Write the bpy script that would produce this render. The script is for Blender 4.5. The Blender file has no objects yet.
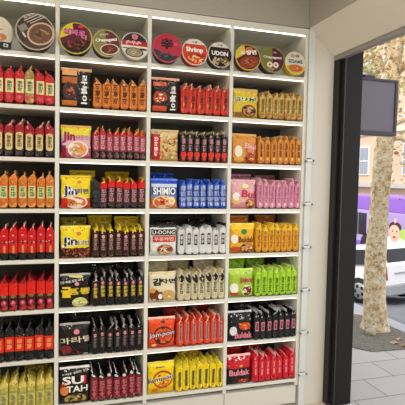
import bpy, bmesh, math, random
from mathutils import Vector, Matrix, noise
random.seed(11)
S = bpy.context.scene
COL = S.collection
R = math.radians

# ------------------------------------------------------------------ helpers
def lin(h):
    h = h.lstrip('#')
    c = [int(h[i:i+2], 16)/255 for i in (0, 2, 4)]
    return tuple(x/12.92 if x <= .04045 else ((x+.055)/1.055)**2.4 for x in c) + (1,)

_M = {}
def mat(col, rough=.5, metal=0., emit=0., bump=0., bscale=60., var=0., vscale=6., spec=.5, var2=None):
    key = (col, rough, metal, emit, bump, bscale, var, vscale, spec, var2)
    if key in _M: return _M[key]
    m = bpy.data.materials.new('finish'); m.use_nodes = True
    nt = m.node_tree; b = nt.nodes['Principled BSDF']
    b.inputs['Base Color'].default_value = lin(col)
    b.inputs['Roughness'].default_value = rough
    b.inputs['Metallic'].default_value = metal
    b.inputs['Specular IOR Level'].default_value = spec
    if emit:
        b.inputs['Emission Color'].default_value = lin(col); b.inputs['Emission Strength'].default_value = emit
    if bump or var or var2:
        tc = nt.nodes.new('ShaderNodeTexCoord')
    if bump:
        n = nt.nodes.new('ShaderNodeTexNoise'); n.inputs['Scale'].default_value = bscale; n.inputs['Detail'].default_value = 4
        bp = nt.nodes.new('ShaderNodeBump'); bp.inputs['Strength'].default_value = bump; bp.inputs['Distance'].default_value = .01
        nt.links.new(tc.outputs['Object'], n.inputs['Vector']); nt.links.new(n.outputs['Fac'], bp.inputs['Height']); nt.links.new(bp.outputs['Normal'], b.inputs['Normal'])
    if var or var2:
        n = nt.nodes.new('ShaderNodeTexNoise'); n.inputs['Scale'].default_value = vscale; n.inputs['Detail'].default_value = 6
        nt.links.new(tc.outputs['Object'], n.inputs['Vector'])
        mx = nt.nodes.new('ShaderNodeMix'); mx.data_type = 'RGBA'
        mx.inputs[6].default_value = lin(col)
        c2 = lin(var2) if var2 else tuple(x*(1-var) for x in lin(col)[:3]) + (1,)
        mx.inputs[7].default_value = c2
        cr = nt.nodes.new('ShaderNodeMapRange'); cr.inputs[1].default_value = .42; cr.inputs[2].default_value = .6
        nt.links.new(n.outputs['Fac'], cr.inputs[0]); nt.links.new(cr.outputs[0], mx.inputs[0]); nt.links.new(mx.outputs[2], b.inputs['Base Color'])
    _M[key] = m
    return m

def wrap_mat(bot, mid, top, zb, zt, speck=None, amt=.5, sscale=60):
    """printed plastic film: three colour zones along the packet's height, plus printed flecks"""
    key = ('wrap', bot, mid, top, zb, zt, speck, amt, sscale)
    if key in _M: return _M[key]
    m = bpy.data.materials.new('printed film'); m.use_nodes = True
    nt = m.node_tree; b = nt.nodes['Principled BSDF']; L = nt.links.new
    tc = nt.nodes.new('ShaderNodeTexCoord'); sp = nt.nodes.new('ShaderNodeSeparateXYZ'); L(tc.outputs['Object'], sp.inputs[0])
    n = nt.nodes.new('ShaderNodeTexNoise'); n.inputs['Scale'].default_value = 35; L(tc.outputs['Object'], n.inputs['Vector'])
    ad = nt.nodes.new('ShaderNodeMath'); ad.operation = 'MULTIPLY_ADD'; ad.inputs[1].default_value = .02; L(n.outputs['Fac'], ad.inputs[0]); L(sp.outputs['Z'], ad.inputs[2])
    mr = nt.nodes.new('ShaderNodeMath'); mr.operation = 'MULTIPLY_ADD'; mr.inputs[1].default_value = 4; mr.inputs[2].default_value = -.04; L(ad.outputs[0], mr.inputs[0])
    cr = nt.nodes.new('ShaderNodeValToRGB'); cr.color_ramp.interpolation = 'CONSTANT'
    e = cr.color_ramp.elements; e[0].position = 0; e[0].color = lin(bot); e[1].position = min(zb*4, .98); e[1].color = lin(mid)
    k = e.new(min(zt*4, .999)); k.color = lin(top)
    L(mr.outputs[0], cr.inputs[0]); out = cr.outputs['Color']
    if speck:
        n2 = nt.nodes.new('ShaderNodeTexNoise'); n2.inputs['Scale'].default_value = sscale; n2.inputs['Detail'].default_value = 3; L(tc.outputs['Object'], n2.inputs['Vector'])
        rg = nt.nodes.new('ShaderNodeMapRange'); rg.inputs[1].default_value = .56; rg.inputs[2].default_value = .66; rg.inputs[4].default_value = amt; L(n2.outputs['Fac'], rg.inputs[0])
        mx = nt.nodes.new('ShaderNodeMix'); mx.data_type = 'RGBA'; L(rg.outputs[0], mx.inputs[0]); L(out, mx.inputs[6]); mx.inputs[7].default_value = lin(speck); out = mx.outputs[2]
    L(out, b.inputs['Base Color'])
    b.inputs['Specular IOR Level'].default_value = .32; b.inputs['Roughness'].default_value = .24
    nb = nt.nodes.new('ShaderNodeTexNoise'); nb.inputs['Scale'].default_value = 45; nb.inputs['Detail'].default_value = 3; L(tc.outputs['Object'], nb.inputs['Vector'])
    bp = nt.nodes.new('ShaderNodeBump'); bp.inputs['Strength'].default_value = .8; bp.inputs['Distance'].default_value = .012
    L(nb.outputs['Fac'], bp.inputs['Height']); L(bp.outputs['Normal'], b.inputs['Normal'])
    _M[key] = m
    return m

class MB:
    def __init__(s): s.v = []; s.f = []; s.mi = []; s.mats = []; s.sm = []
    def slot(s, m):
        if m not in s.mats: s.mats.append(m)
        return s.mats.index(m)
    def add(s, vs, fs, m, smooth=False):
        o = len(s.v); k = s.slot(m); s.v += [tuple(p) for p in vs]
        for f in fs: s.f.append([o+i for i in f]); s.mi.append(k); s.sm.append(smooth)
    def box(s, x0, x1, y0, y1, z0, z1, m, bev=0.):
        bm = bmesh.new(); bmesh.ops.create_cube(bm, size=1)
        for v in bm.verts: v.co = Vector(((x0+x1)/2+v.co.x*(x1-x0), (y0+y1)/2+v.co.y*(y1-y0), (z0+z1)/2+v.co.z*(z1-z0)))
        if bev: bmesh.ops.bevel(bm, geom=bm.edges[:], offset=bev, segments=2, affect='EDGES', profile=.5)
        s.bm(bm, m)
    def bm(s, bm, m, smooth=False):
        bm.verts.index_update()
        s.add([v.co.copy() for v in bm.verts], [[v.index for v in f.verts] for f in bm.faces], m, smooth); bm.free()
    def tube(s, pts, rad, m, n=12, caps=True, wob=0.):
        pts = [Vector(p) for p in pts]; rings = []
        for i, p in enumerate(pts):
            d = (pts[min(i+1, len(pts)-1)]-pts[max(i-1, 0)]).normalized()
            a = d.cross(Vector((0, 0, 1)));
            if a.length < .05: a = Vector((1, 0, 0)) - d*d.x
            a.normalize(); b = d.cross(a); r = rad[i] if isinstance(rad, (list, tuple)) else rad
            ring = []
            for k in range(n):
                t = 2*math.pi*k/n; q = a*math.cos(t)+b*math.sin(t)
                rr = r*(1+wob*noise.noise((p+q*r)*9))
                ring.append(p+q*rr)
            rings.append(ring)
        vs = [v for r in rings for v in r]; fs = []
        for i in range(len(rings)-1):
            for k in range(n): fs.append([i*n+k, i*n+(k+1) % n, (i+1)*n+(k+1) % n, (i+1)*n+k])
        if caps: fs.append(list(range(n))[::-1]); fs.append([(len(rings)-1)*n+k for k in range(n)])
        s.add(vs, fs, m, True)
    def prism(s, poly, axis, a, b, m):
        """extrude a 2D outline along an axis (0=x: poly is (y,z); 1=y: poly is (x,z); 2=z)"""
        def p3(u, v, w): return {0: (w, u, v), 1: (u, w, v), 2: (u, v, w)}[axis]
        n = len(poly); vs = [p3(u, v, a) for u, v in poly]+[p3(u, v, b) for u, v in poly]
        fs = [list(range(n)), [n+i for i in range(n)][::-1]]+[[i, n+i, n+(i+1) % n, (i+1) % n] for i in range(n)]
        bm = bmesh.new(); bv = [bm.verts.new(p) for p in vs]
        for f in fs: bm.faces.new([bv[i] for i in f])
        bmesh.ops.recalc_face_normals(bm, faces=bm.faces[:]); s.bm(bm, m)
    def build(s, name, parent=None, loc=None, rot=None):
        me = bpy.data.meshes.new(name); me.from_pydata(s.v, [], s.f)
        for m in s.mats: me.materials.append(m)
        me.polygons.foreach_set('material_index', s.mi); me.polygons.foreach_set('use_smooth', s.sm); me.update()
        o = bpy.data.objects.new(name, me); COL.objects.link(o)
        if parent: o.parent = parent
        if loc: o.location = loc
        if rot: o.rotation_euler = rot
        return o

def thing(name, label, cat, loc=(0, 0, 0), rot=(0, 0, 0), group=None):
    o = bpy.data.objects.new(name, None); COL.objects.link(o); o.empty_display_size = .05
    o.location = loc; o.rotation_euler = rot; tag(o, label, cat, group); return o
def tag(o, label, cat, group=None):
    o['label'] = label; o['category'] = cat
    if group: o['group'] = group
    return o
def struct(o):
    o['kind'] = 'structure'; return o
KIDS = {}
def copy_tree(o, kids):
    c = o.copy(); COL.objects.link(c)
    for k in kids:
        d = k.copy(); d.parent = c; COL.objects.link(d)
    return c

# ------------------------------------------------------------------ lettering and printed artwork (2D, later wrapped on a surface)
_T = {}
def text2d(s, bold=.0):
    if (s, bold) in _T: return _T[(s, bold)]
    cu = bpy.data.curves.new('lettering', 'FONT'); cu.body = s; cu.size = 1; cu.align_x = 'CENTER'; cu.align_y = 'CENTER'; cu.offset = bold
    cu.resolution_u = 3; cu.space_line = .95
    o = bpy.data.objects.new('lettering', cu); COL.objects.link(o)
    dg = bpy.context.evaluated_depsgraph_get(); dg.update()
    me = bpy.data.meshes.new_from_object(o.evaluated_get(dg))
    vs = [(v.co.x, v.co.y) for v in me.vertices]; fs = [list(p.vertices) for p in me.polygons]
    bpy.data.objects.remove(o); bpy.data.meshes.remove(me); bpy.data.curves.remove(cu)
    if vs:
        x0 = min(v[0] for v in vs); x1 = max(v[0] for v in vs); y0 = min(v[1] for v in vs); y1 = max(v[1] for v in vs)
        w = x1-x0; h = y1-y0
        vs = [((x-(x0+x1)/2)/w, (y-(y0+y1)/2)/h) for x, y in vs]
        _T[(s, bold)] = (vs, fs, w/h)
    else: _T[(s, bold)] = ([], [], 1)
    return _T[(s, bold)]

def poly2d(el, rng):
    """element -> list of (verts, faces, colour) in metres on the artwork plane"""
    k = el[0]
    if k == 'r':
        _, cx, cy, w, h, c = el[:6]; a = R(el[6]) if len(el) > 6 else 0
        vs = []; fs = []; nx, ny = 10, 10
        for j in range(ny+1):
            for i in range(nx+1):
                x = (i/nx-.5)*w; y = (j/ny-.5)*h
                vs.append((cx+x*math.cos(a)-y*math.sin(a), cy+x*math.sin(a)+y*math.cos(a)))
        for j in range(ny):
            for i in range(nx):
                q = j*(nx+1)+i; fs.append([q, q+1, q+nx+2, q+nx+1])
        return [(vs, fs, c)]
    if k == 'e':
        _, cx, cy, rx, ry, c = el[:6]; a = R(el[6]) if len(el) > 6 else 0
        vs = [(cx, cy)]; fs = []; n = 20
        for rr in (.5, 1):
            for i in range(n):
                t = 2*math.pi*i/n; x = rx*rr*math.cos(t); y = ry*rr*math.sin(t)
                vs.append((cx+x*math.cos(a)-y*math.sin(a), cy+x*math.sin(a)+y*math.cos(a)))
        for i in range(n):
            j = (i+1) % n; fs.append([0, 1+i, 1+j]); fs.append([1+i, 1+n+i, 1+n+j, 1+j])
        return [(vs, fs, c)]
    if k == 'p':                      # free polygon
        return [(list(el[1]), [list(range(len(el[1])))], el[2])]
    if k == 't':                      # text: string, cx, cy, width, height, colour, angle, bold
        _, s, cx, cy, w, h, c = el[:7]; a = R(el[7]) if len(el) > 7 else 0; bold = el[8] if len(el) > 8 else .02
        vs, fs, asp = text2d(s, bold)
        bm = bmesh.new(); bv = [bm.verts.new((x*w, y*h, 0)) for x, y in vs]
        for f in fs:
            try: bm.faces.new([bv[i] for i in f])
            except ValueError: pass
        for i in range(1, 6):
            bmesh.ops.bisect_plane(bm, geom=bm.verts[:]+bm.edges[:]+bm.faces[:], plane_co=((i/6-.5)*w, 0, 0), plane_no=(1, 0, 0))
        for i in range(1, 4):
            bmesh.ops.bisect_plane(bm, geom=bm.verts[:]+bm.edges[:]+bm.faces[:], plane_co=(0, (i/4-.5)*h, 0), plane_no=(0, 1, 0))
        bm.verts.index_update()
        vv = [(cx+v.co.x*math.cos(a)-v.co.y*math.sin(a), cy+v.co.x*math.sin(a)+v.co.y*math.cos(a)) for v in bm.verts]
        ff = [[v.index for v in f.verts] for f in bm.faces]; bm.free()
        return [(vv, ff, c)]
    if k == 'b':                      # bowl of noodles: cx, cy, rx, ry, rim, food, flecks
        _, cx, cy, rx, ry, rim, food, fl = el
        out = poly2d(('e', cx, cy, rx, ry, rim), rng)+poly2d(('e', cx, cy, rx*.87, ry*.85, food), rng)
        for i in range(16):
            t = rng.uniform(0, 6.28); q = rng.uniform(0, .72)
            out += poly2d(('e', cx+rx*.8*q*math.cos(t), cy+ry*.8*q*math.sin(t), rx*rng.uniform(.08, .26), ry*rng.uniform(.05, .13), rng.choice(fl), rng.uniform(-60, 60)), rng)
        return out
    if k == 's':                      # scattered printed flecks: cx, cy, w, h, colours, count, size
        _, cx, cy, w, h, fl, n, sz = el; out = []
        for i in range(n):
            out += poly2d(('e', cx+rng.uniform(-.5, .5)*w, cy+rng.uniform(-.5, .5)*h, sz*rng.uniform(.4, 1.2), sz*rng.uniform(.25, .6), rng.choice(fl), rng.uniform(-70, 70)), rng)
        return out

def artwork(name, els, mapper, parent, rng, rough=.5):
    mb = MB(); lay = 0
    for el in els:
        for vs, fs, c in poly2d(el, rng):
            lay += 1
            mb.add([mapper(x, y, .0006+.00012*lay+(.0006 if el[0] == 't' else 0)) for x, y in vs], fs, mat(c, rough, spec=.25), True)
    return mb.build(name, parent)

# ------------------------------------------------------------------ noodle packets
NS = 4.6
class Pack:
    """a pillow packet standing on its bottom seal; broad face towards -Y, narrow side towards +X"""
    def __init__(s, W, H, T, seed, sb=.006, stp=.012, wr=1., top=7):
        s.top = top
        s.W, s.H, s.T, s.seed, s.sb, s.st, s.wr = W/2, H, T/2, seed, sb, stp, wr
    def dims(s, z):
        v = min(max((z-s.sb)/(s.H-s.sb-s.st), 0), 1); q = abs(2*v-1)
        if s.top: t = s.T*max(.3 if v < .5 else .1, (1-q**(9 if v < .5 else s.top))**.6)
        else:
            t = s.T*min(1, .62+v*6, .12+(1-v)/.15)
            t *= 1-.03*(1+math.sin(v*17+s.seed))*v
        return s.W*(1+.04*q**5-.02*(1-q)), t
    def off(s, z):
        v = max(0, (z/s.H-.78)/.22); return s.T*.55*math.sin(s.seed*2.3)*v if not s.top else 0
    def disp(s, p, n):
        q = Vector(p)*26+Vector((s.seed*7.1, s.seed*3.3, 0)); q2 = Vector((p[0]*60, p[1]*110, p[2]*40))+Vector((0, s.seed*5.7, 0))
        k = (noise.noise(q)*.0022+noise.noise(q2)*.0016)*(1+1.4*abs(2*p[2]/s.H-1)**2)
        if not s.top: k *= .18+.82*abs(n.x)
        return Vector((p[0], p[1]+s.off(p[2]), p[2]))+n*k
    # cross-section: flat broad faces, rounded narrow sides of depth c
    def cap(s, w): return min(w*.9, .0055 if not s.top else s.W*.55)
    def front(s, x, z, off):
        w, t = s.dims(z); c = s.cap(w); x = max(-w*.985, min(w*.985, x)); e = max(0, (abs(x)-(w-c))/c); m = 3 if not s.top else 2.4
        n = Vector((math.copysign(e**(m-1)/c, x), -1/t, 0)).normalized()
        return s.disp((x, -t*(1-e**m)**(1/m), z), n)+n*off
    def side(s, y, z, off):
        w, t = s.dims(z); c = s.cap(w); y = max(-t*.95, min(t*.95, y)); e = abs(y/t); m = 3
        n = Vector((1/c, math.copysign(e**(m-1)/t, y), 0)).normalized()
        return s.disp((w-c+c*(1-e**m)**(1/m), y, z), n)+n*off
    def ring(s, z):
        w, t = s.dims(z); c = s.cap(w); m = 3 if not s.top else 2.4; out = []
        for sg in (1, -1):
            for k in range(11):
                a = -math.pi/2+math.pi*k/10; cc, ss = max(0, math.cos(a)), math.sin(a)
                ex, ey = cc**(2/m), math.copysign(abs(ss)**(2/m), ss)
                n = Vector((ex**(m-1)/c, math.copysign(abs(ey)**(m-1)/t, ey), 0)).normalized()
                out.append(s.disp((sg*(w-c+c*ex), sg*t*ey, z), Vector((sg*n.x, sg*n.y, 0))))
            for k in range(1, 4):
                f = 1-k*.5; out.append(s.disp((sg*(w-c)*f, sg*t, z), Vector((0, sg, 0))))
        return out
    def wrapper(s, m, parent, els, f, rng):
        mb = MB(); n = 28; rows = 20; vs = []; fs = []
        for j in range(rows+1):
            v = .5-.5*math.cos(math.pi*j/rows); z = s.sb+(s.H-s.sb-s.st)*v
            vs += s.ring(z)
        for j in range(rows):
            for i in range(n): fs.append([j*n+i, j*n+(i+1) % n, (j+1)*n+(i+1) % n, (j+1)*n+i])
        fs.append(list(range(n))[::-1]); fs.append([rows*n+i for i in range(n)])
        mb.add(vs, fs, m, True); lay = 0
        for el in els:
            for a, b, c in poly2d(el, rng):
                lay += 1; mb.add([f(x, y, .0005+.00006*lay+(.0008 if el[0] == 't' else 0)) for x, y in a], b, mat(c, .3, spec=.3), True)
        return mb.build('wrapper', parent)
    def seal(s, top, m, parent, rng):
        z0, z1 = (s.H-s.st-.002, s.H) if top else (.0, s.sb+.001); nx = 26; w = s.W*1.03; th = .0013 if top else .0011
        ph = rng.uniform(0, 6); lean = rng.uniform(-.5, .5) if top else 0; vs = []; fs = []
        for j in range(4):
            z = z0+(z1-z0)*j/3
            for sgn in (1, -1):
                for i in range(nx+1):
                    x = -w+2*w*i/nx
                    y = .003*math.sin(i*.5+ph)*(1 if top else .3)*(j/3)+lean*(z-z0)+s.off(s.H)+sgn*th*(1+(1.2-j*.3)*max(0, abs(x/w)-.55)**2/.2*(1 if top else 0))
                    zz = z+(.0015*((i % 2)-.5) if (top and j == 3) else 0)
                    vs.append((x, y, zz-(.0 if top else 0)))
        A = nx+1
        for j in range(3):
            for i in range(nx):
                a = j*2*A+i; b = (j+1)*2*A+i; fs.append([a, b, b+1, a+1]); fs.append([A+a, A+a+1, A+b+1, A+b])
            for i in (0, nx):
                a = j*2*A+i; b = (j+1)*2*A+i; fs.append([a, a+A, b+A, b])
        for i in range(nx):
            a = 3*2*A+i; fs.append([a, a+A, a+A+1, a+1]); fs.append([i, i+1, i+1+A, i+A])
        mb = MB(); mb.add(vs, fs, m, True); return mb.build('seal', parent)

FRONT_W, EDGE_W = .160, .135
def make_pack(kind, edge, seed, H, width=None):
    """one packet at the origin; returns root, children"""
    rng = random.Random(seed*31+7)
    W = EDGE_W if edge else (width or FRONT_W); T = .042 if edge else .044
    p = Pack(W, H, T, seed, stp=.013 if not edge else .015, top=0 if edge else 6)
    root = bpy.data.objects.new('noodle_packet', None); COL.objects.link(root); root.empty_display_size = .05
    z = kind['zone']; m = wrap_mat(z[0], z[1], z[2], z[3]*H, z[4]*H, *kind.get('speck', ()))
    if not edge and 'fzone' in kind:
        z = kind['fzone']; m = wrap_mat(z[0], z[1], z[2], z[3]*H, z[4]*H)
    kids = []
    sc = kind.get('seal', z[2])
    kids.append(p.seal(True, mat(sc, .3, bump=.3), root, rng)); kids.append(p.seal(False, mat(z[0], .35, bump=.3), root, rng))
    u = p.T if edge else p.W; f = p.side if edge else p.front
    els = []
    extra = [] if edge else [('s', 0, .9, 1.7/2, .1, [kind['zone'][0], '#f4f2ee', kind['zone'][2], '#2a2422'], 12, .022), ('s', 0, .5, .9, .8, [kind['zone'][0], '#f0eee8', kind['zone'][2]], 14, .016)]
    for e in extra+list(kind['side' if edge else 'front']):
        e = list(e)
        if e[0] == 't': e[2] *= u; e[3] *= H; e[4] *= 2*u if not (len(e) > 7 and e[7]) else H; e[5] *= H if not (len(e) > 7 and e[7]) else 2*u
        elif e[0] in 'rs': e[1] *= u; e[2] *= H; e[3] *= 2*u; e[4] *= H
        elif e[0] in 'eb': e[1] *= u; e[2] *= H; e[3] *= u; e[4] *= H
        if e[0] == 's': e[7] *= H
        els.append(tuple(e))
    nl = kind.get('lab', 0) if edge else 0
    if edge:
        a, b = rng.uniform(-.9, -.2), rng.uniform(.2, .9); z0 = H*rng.uniform(.8, .85); z1 = H*rng.uniform(.84, .91)
        els.append(('p', [(a*u, z0), (b*u, z1), (rng.uniform(-.2, .4)*u, H*.915), (a*.6*u, H*.9)], sc))
        if rng.random() < .6: els.append(('p', [(-.5*u, H*.79), (-.1*u, H*.77), (-.25*u, H*.86)], sc))
    kids.append(p.wrapper(m, root, els[nl:], f, rng))
    if nl: kids.append(artwork('side_label', els[:nl], f, root, rng))
    return root, kids

# u in -1..1 across, v in 0..1 up.  Text: width and height as fractions of the face (swapped when turned 90 degrees)
def vt(s, v, length, wid, col, u=0, ang=90, bold=.03): return ('t', s, u, v, length, wid, col, ang, bold)
RED = ['#e05030', '#f0a040', '#802010', '#c83020', '#f0d080']; BRN = ['#5a2010', '#80301a', '#a05028', '#3a140a', '#c07040']
GLD = ['#e8c060', '#d09030', '#f0e0a0', '#b06020', '#80a030']; GRY = ['#d0c8b0', '#a09880', '#e8e4d8', '#706858']
K = {}
# ---- first bay (edges only)
K[0, 1] = dict(lab=2, look='red cream-labelled', zone=('#a81418', '#c0141c', '#a81620', .2, .8), speck=('#d83838', .5, 30), seal='#d8483c',
    side=[('r', .1, .47, .8, .36, '#ddd9a0'), vt('라면왕', .47, .26, .5, '#1c2a18', .1), ('e', -.1, .17, .5, .05, '#d8405c')])
K[0, 2] = dict(lab=4, look='maroon cream-labelled', zone=('#170c0c', '#4c0c14', '#9a1a28', .3, .62), seal='#d8a898', speck=('#c03848', .5, 40),
    side=[('r', 0, .42, .72, .38, '#d6c284'), ('e', 0, .6, .7, .05, '#d6c284'), ('e', 0, .23, .7, .05, '#d6c284'), vt('진짜장', .42, .32, .42, '#3a2410')])
K[0, 3] = dict(lab=2, look='orange gold-tipped', zone=('#c46a20', '#d06a20', '#d47c30', .25, .7), speck=('#e8b060', .6, 45), seal='#d89858',
    side=[('r', 0, .44, .75, .32, '#c8d090'), vt('김치', .44, .26, .5, '#1f6a2a'), ('s', 0, .14, .9, .14, GLD, 7, .02), ('s', 0, .72, .9, .12, ['#a83a14', '#f0c070'], 7, .02)])
K[0, 4] = dict(look='bright red black-footed', zone=('#120d0d', '#cc141e', '#d42028', .19, .85), seal='#f4cdbd',
    side=[('e', 0, .5, .45, .035, '#4a2020'), ('s', 0, .5, .9, .08, ['#e8b0a0', '#302020', '#901018'], 8, .018), ('r', .1, .3, .25, .2, '#c89040'), ('e', 0, .68, .25, .02, '#f0b0a8')])
K[0, 5] = dict(look='red and plum', zone=('#43080f', '#dc1f16', '#8e1218', .45, .8), seal='#b02028', speck=('#f04830', .5, 25),
    side=[('e', 0, .24, .62, .08, '#b83050'), ('e', .05, .25, .3, .035, '#f09ab0'), ('e', 0, .42, .6, .04, '#70743a'), ('s', 0, .12, .9, .1, ['#801828', '#20080c'], 6, .02)])
K[0, 6] = dict(lab=2, look='black red-blocked', zone=('#0f0f10', '#131315', '#0f1012', .2, .8), speck=('#3a3c44', .6, 35), seal='#4a4c52',
    side=[('r', 0, .46, 1.1, .38, '#dc2a18'), vt('볶음', .46, .28, .5, '#e8a060'), ('s', 0, .68, .9, .06, GRY, 4, .012)])
K[0, 7] = dict(look='yellow-green speckled', zone=('#b2aa44', '#beb650', '#dcc860', .2, .72), speck=('#f0e8a0', .8, 60), seal='#e8d878',
    side=[('s', 0, .72, 1.2, .18, ['#f4ecb0', '#c85030', '#504020', '#e8d020'], 12, .025), vt('채황', .32, .36, .45, '#8a8468'), ('r', 0, .56, .8, .05, '#98946a')])
# ---- second bay
K[1, 1] = dict(look='orange dark-lettered', zone=('#a85818', '#cf7420', '#cc7a2c', .1, .8), seal='#e8b888', speck=('#e09040', .5, 40), fzone=('#0e0d0e', '#121112', '#0e0d0e', .1, .9), fH=.2,
    side=[vt('라볶이', .5, .6, .55, '#3c1806')],
    front=[('r', -.42, .88, .95, .13, '#e0a468') if False else ('r', -.45, .87, .48, .13, '#e4a76a'), ('r', -.45, .68, .48, .16, '#b8621c'), ('b', -.42, .42, .52, .23, '#241414', '#4a1a18', BRN), ('r', -.45, .11, .48, .12, '#c07028'),
        vt('라볶이', .46, .72, .2, '#f0eee8', .5, -90), ('s', .45, .88, .4, .1, ['#f0f0f0', '#303030'], 6, .02)])
K[1, 2] = dict(look='crimson and pink', zone=('#14100f', '#9c3848', '#bc1c28', .26, .74), seal='#d8a050', speck=('#c86878', .5, 50), fzone=('#b85060', '#e0b4bc', '#e6d436', .3, .68), fH=.168,
    side=[vt('진라면', .5, .42, .6, '#d8a4ac'), ('s', 0, .16, .9, .12, ['#5a6030', '#a8985a'], 4, .018)],
    front=[('t', 'Jin', -.48, .62, .42, .34, '#a01c50', 0, .04), ('t', '매운맛', .42, .63, .4, .14, '#c87890', 0, .02), ('b', .12, .27, .68, .25, '#f0e0dc', '#d8a070', GLD+['#302020', '#f0e8e0']), ('r', -.82, .2, .14, .36, '#8c1838'), ('e', .35, .3, .16, .1, '#e88820')])
K[1, 3] = dict(look='red-topped charcoal', zone=('#15110f', '#3a2628', '#d41a1a', .16, .66), seal='#e8cc30', speck=('#7a6468', .6, 60), fzone=('#d04424', '#f0d61e', '#ecd420', .3, .8), fH=.165,
    side=[vt('진라면', .42, .42, .62, '#c88890'), ('s', 0, .12, .9, .1, ['#a83818', '#5a6030'], 5, .018)],
    front=[('t', 'Jin', -.38, .5, .5, .36, '#f4f4f0', 0, .09), ('t', 'Jin', -.38, .5, .48, .34, '#1c2460', 0, .04), ('t', '라면', .45, .52, .38, .16, '#4a4a80', 0, .03), ('e', .2, .8, .14, .05, '#d87830'), ('b', .02, .18, .75, .2, '#f0e4d8', '#d06a28', RED), ('r', -.75, .15, .2, .28, '#c02818')])
K[1, 4] = dict(look='dark brown yellow-topped', zone=('#1c0e0c', '#34140f', '#e4c81c', .1, .84), seal='#f0dc50', fzone=('#4a1810', '#f0d820', '#e8d01c', .32, .85), fH=.165,
    side=[('e', 0, .67, .42, .06, '#dca0a0'), vt('진짜장', .42, .38, .5, '#a88880'), ('s', 0, .08, .8, .08, ['#e8c020', '#c04020'], 3, .016)],
    front=[('t', 'Jin', -.4, .5, .52, .34, '#f4f4f0', 0, .09), ('t', 'Jin', -.4, .5, .5, .32, '#1c1410', 0, .04), ('t', '짜장면', .42, .48, .5, .16, '#f0ece0', 0, .05), ('t', '짜장면', .42, .48, .48, .14, '#3a3420', 0, .02), ('e', .2, .76, .16, .06, '#d88040'),
        ('s', 0, .17, .9, .28, BRN+['#8a3828', '#c07868'], 60, .05)])
K[1, 5] = dict(look='black yellow-lettered', zone=('#0f0d0e', '#1a1012', '#141112', .2, .8), seal='#c8c4c0', fzone=('#100e0f', '#161012', '#121011', .2, .8), fH=.172,
    side=[('e', 0, .7, .42, .055, '#d88090'), vt('굴짬뽕', .45, .36, .5, '#cdb648'), ('s', 0, .9, .8, .07, ['#e8e8e8', '#606060'], 3, .02)],
    front=[('t', '굴', -.6, .46, .34, .32, '#e8cc28', 0, .05), ('t', '짬뽕', .28, .48, .75, .2, '#d8bc30', 0, .04), ('b', .3, .14, .52, .15, '#d8dc90', '#b8bc60', ['#e8e8c0', '#8a9a40', '#f0f0e0']), ('e', .05, .92, .5, .045, '#c8cc78', -6), ('e', .1, .7, .15, .055, '#e090a0'), ('t', '중화요리', -.3, .78, .7, .09, '#d8d4cc', 8)])
K[1, 6] = dict(look='black pink-dotted', zone=('#0f0d0e', '#161213', '#0f0d0e', .2, .8), seal='#b4b0b0', fzone=('#100e0f', '#141011', '#100e0f', .2, .8), fH=.17,
    side=[('e', 0, .62, .4, .055, '#e09aa4'), ('r', 0, .62, .3, .03, '#b83048'), vt('마라탕', .38, .32, .45, '#7a706c')],
    front=[('t', '마라탕', .1, .5, 1.0, .22, '#d8ccb0', 4, .02), ('e', .1, .74, .2, .08, '#e08890'), ('e', -.6, .22, .38, .13, '#7a2028'), ('s', -.2, .14, .8, .16, ['#5a1820', '#a03038', '#301014'], 18, .04), ('s', 0, .93, .8, .05, GRY, 8, .014), ('r', .72, .05, .14, .05, '#d0d0d0')])
K[1, 7] = dict(look='dark red black-topped', zone=('#200c10', '#7c1626', '#121011', .1, .74), seal='#e4e0dc', speck=('#b04858', .5, 50), fzone=('#1c1210', '#141112', '#101010', .2, .8), fH=.192,
    side=[vt('수타면', .42, .5, .55, '#c07880'), ('e', -.2, .82, .3, .07, '#e8e4e0', 60), ('s', 0, .1, .9, .12, ['#d8b0a0', '#40181c'], 6, .018)],
    front=[('t', 'SU', -.1, .66, .72, .22, '#f2efe8', 0, .03), ('t', 'TAH', .16, .42, .72, .17, '#f2efe8', 0, .02), ('r', .66, .66, .1, .22, '#c82030'), ('e', -.7, .38, .3, .12, '#d88040'), ('e', -.75, .55, .3, .06, '#a82018', 30), ('b', .05, .15, .85, .16, '#2a1c14', '#a8924c', GLD+['#a83020', '#507028']), ('t', '매운맛', .2, .87, .8, .07, '#c8c0b4', 8)])
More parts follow.
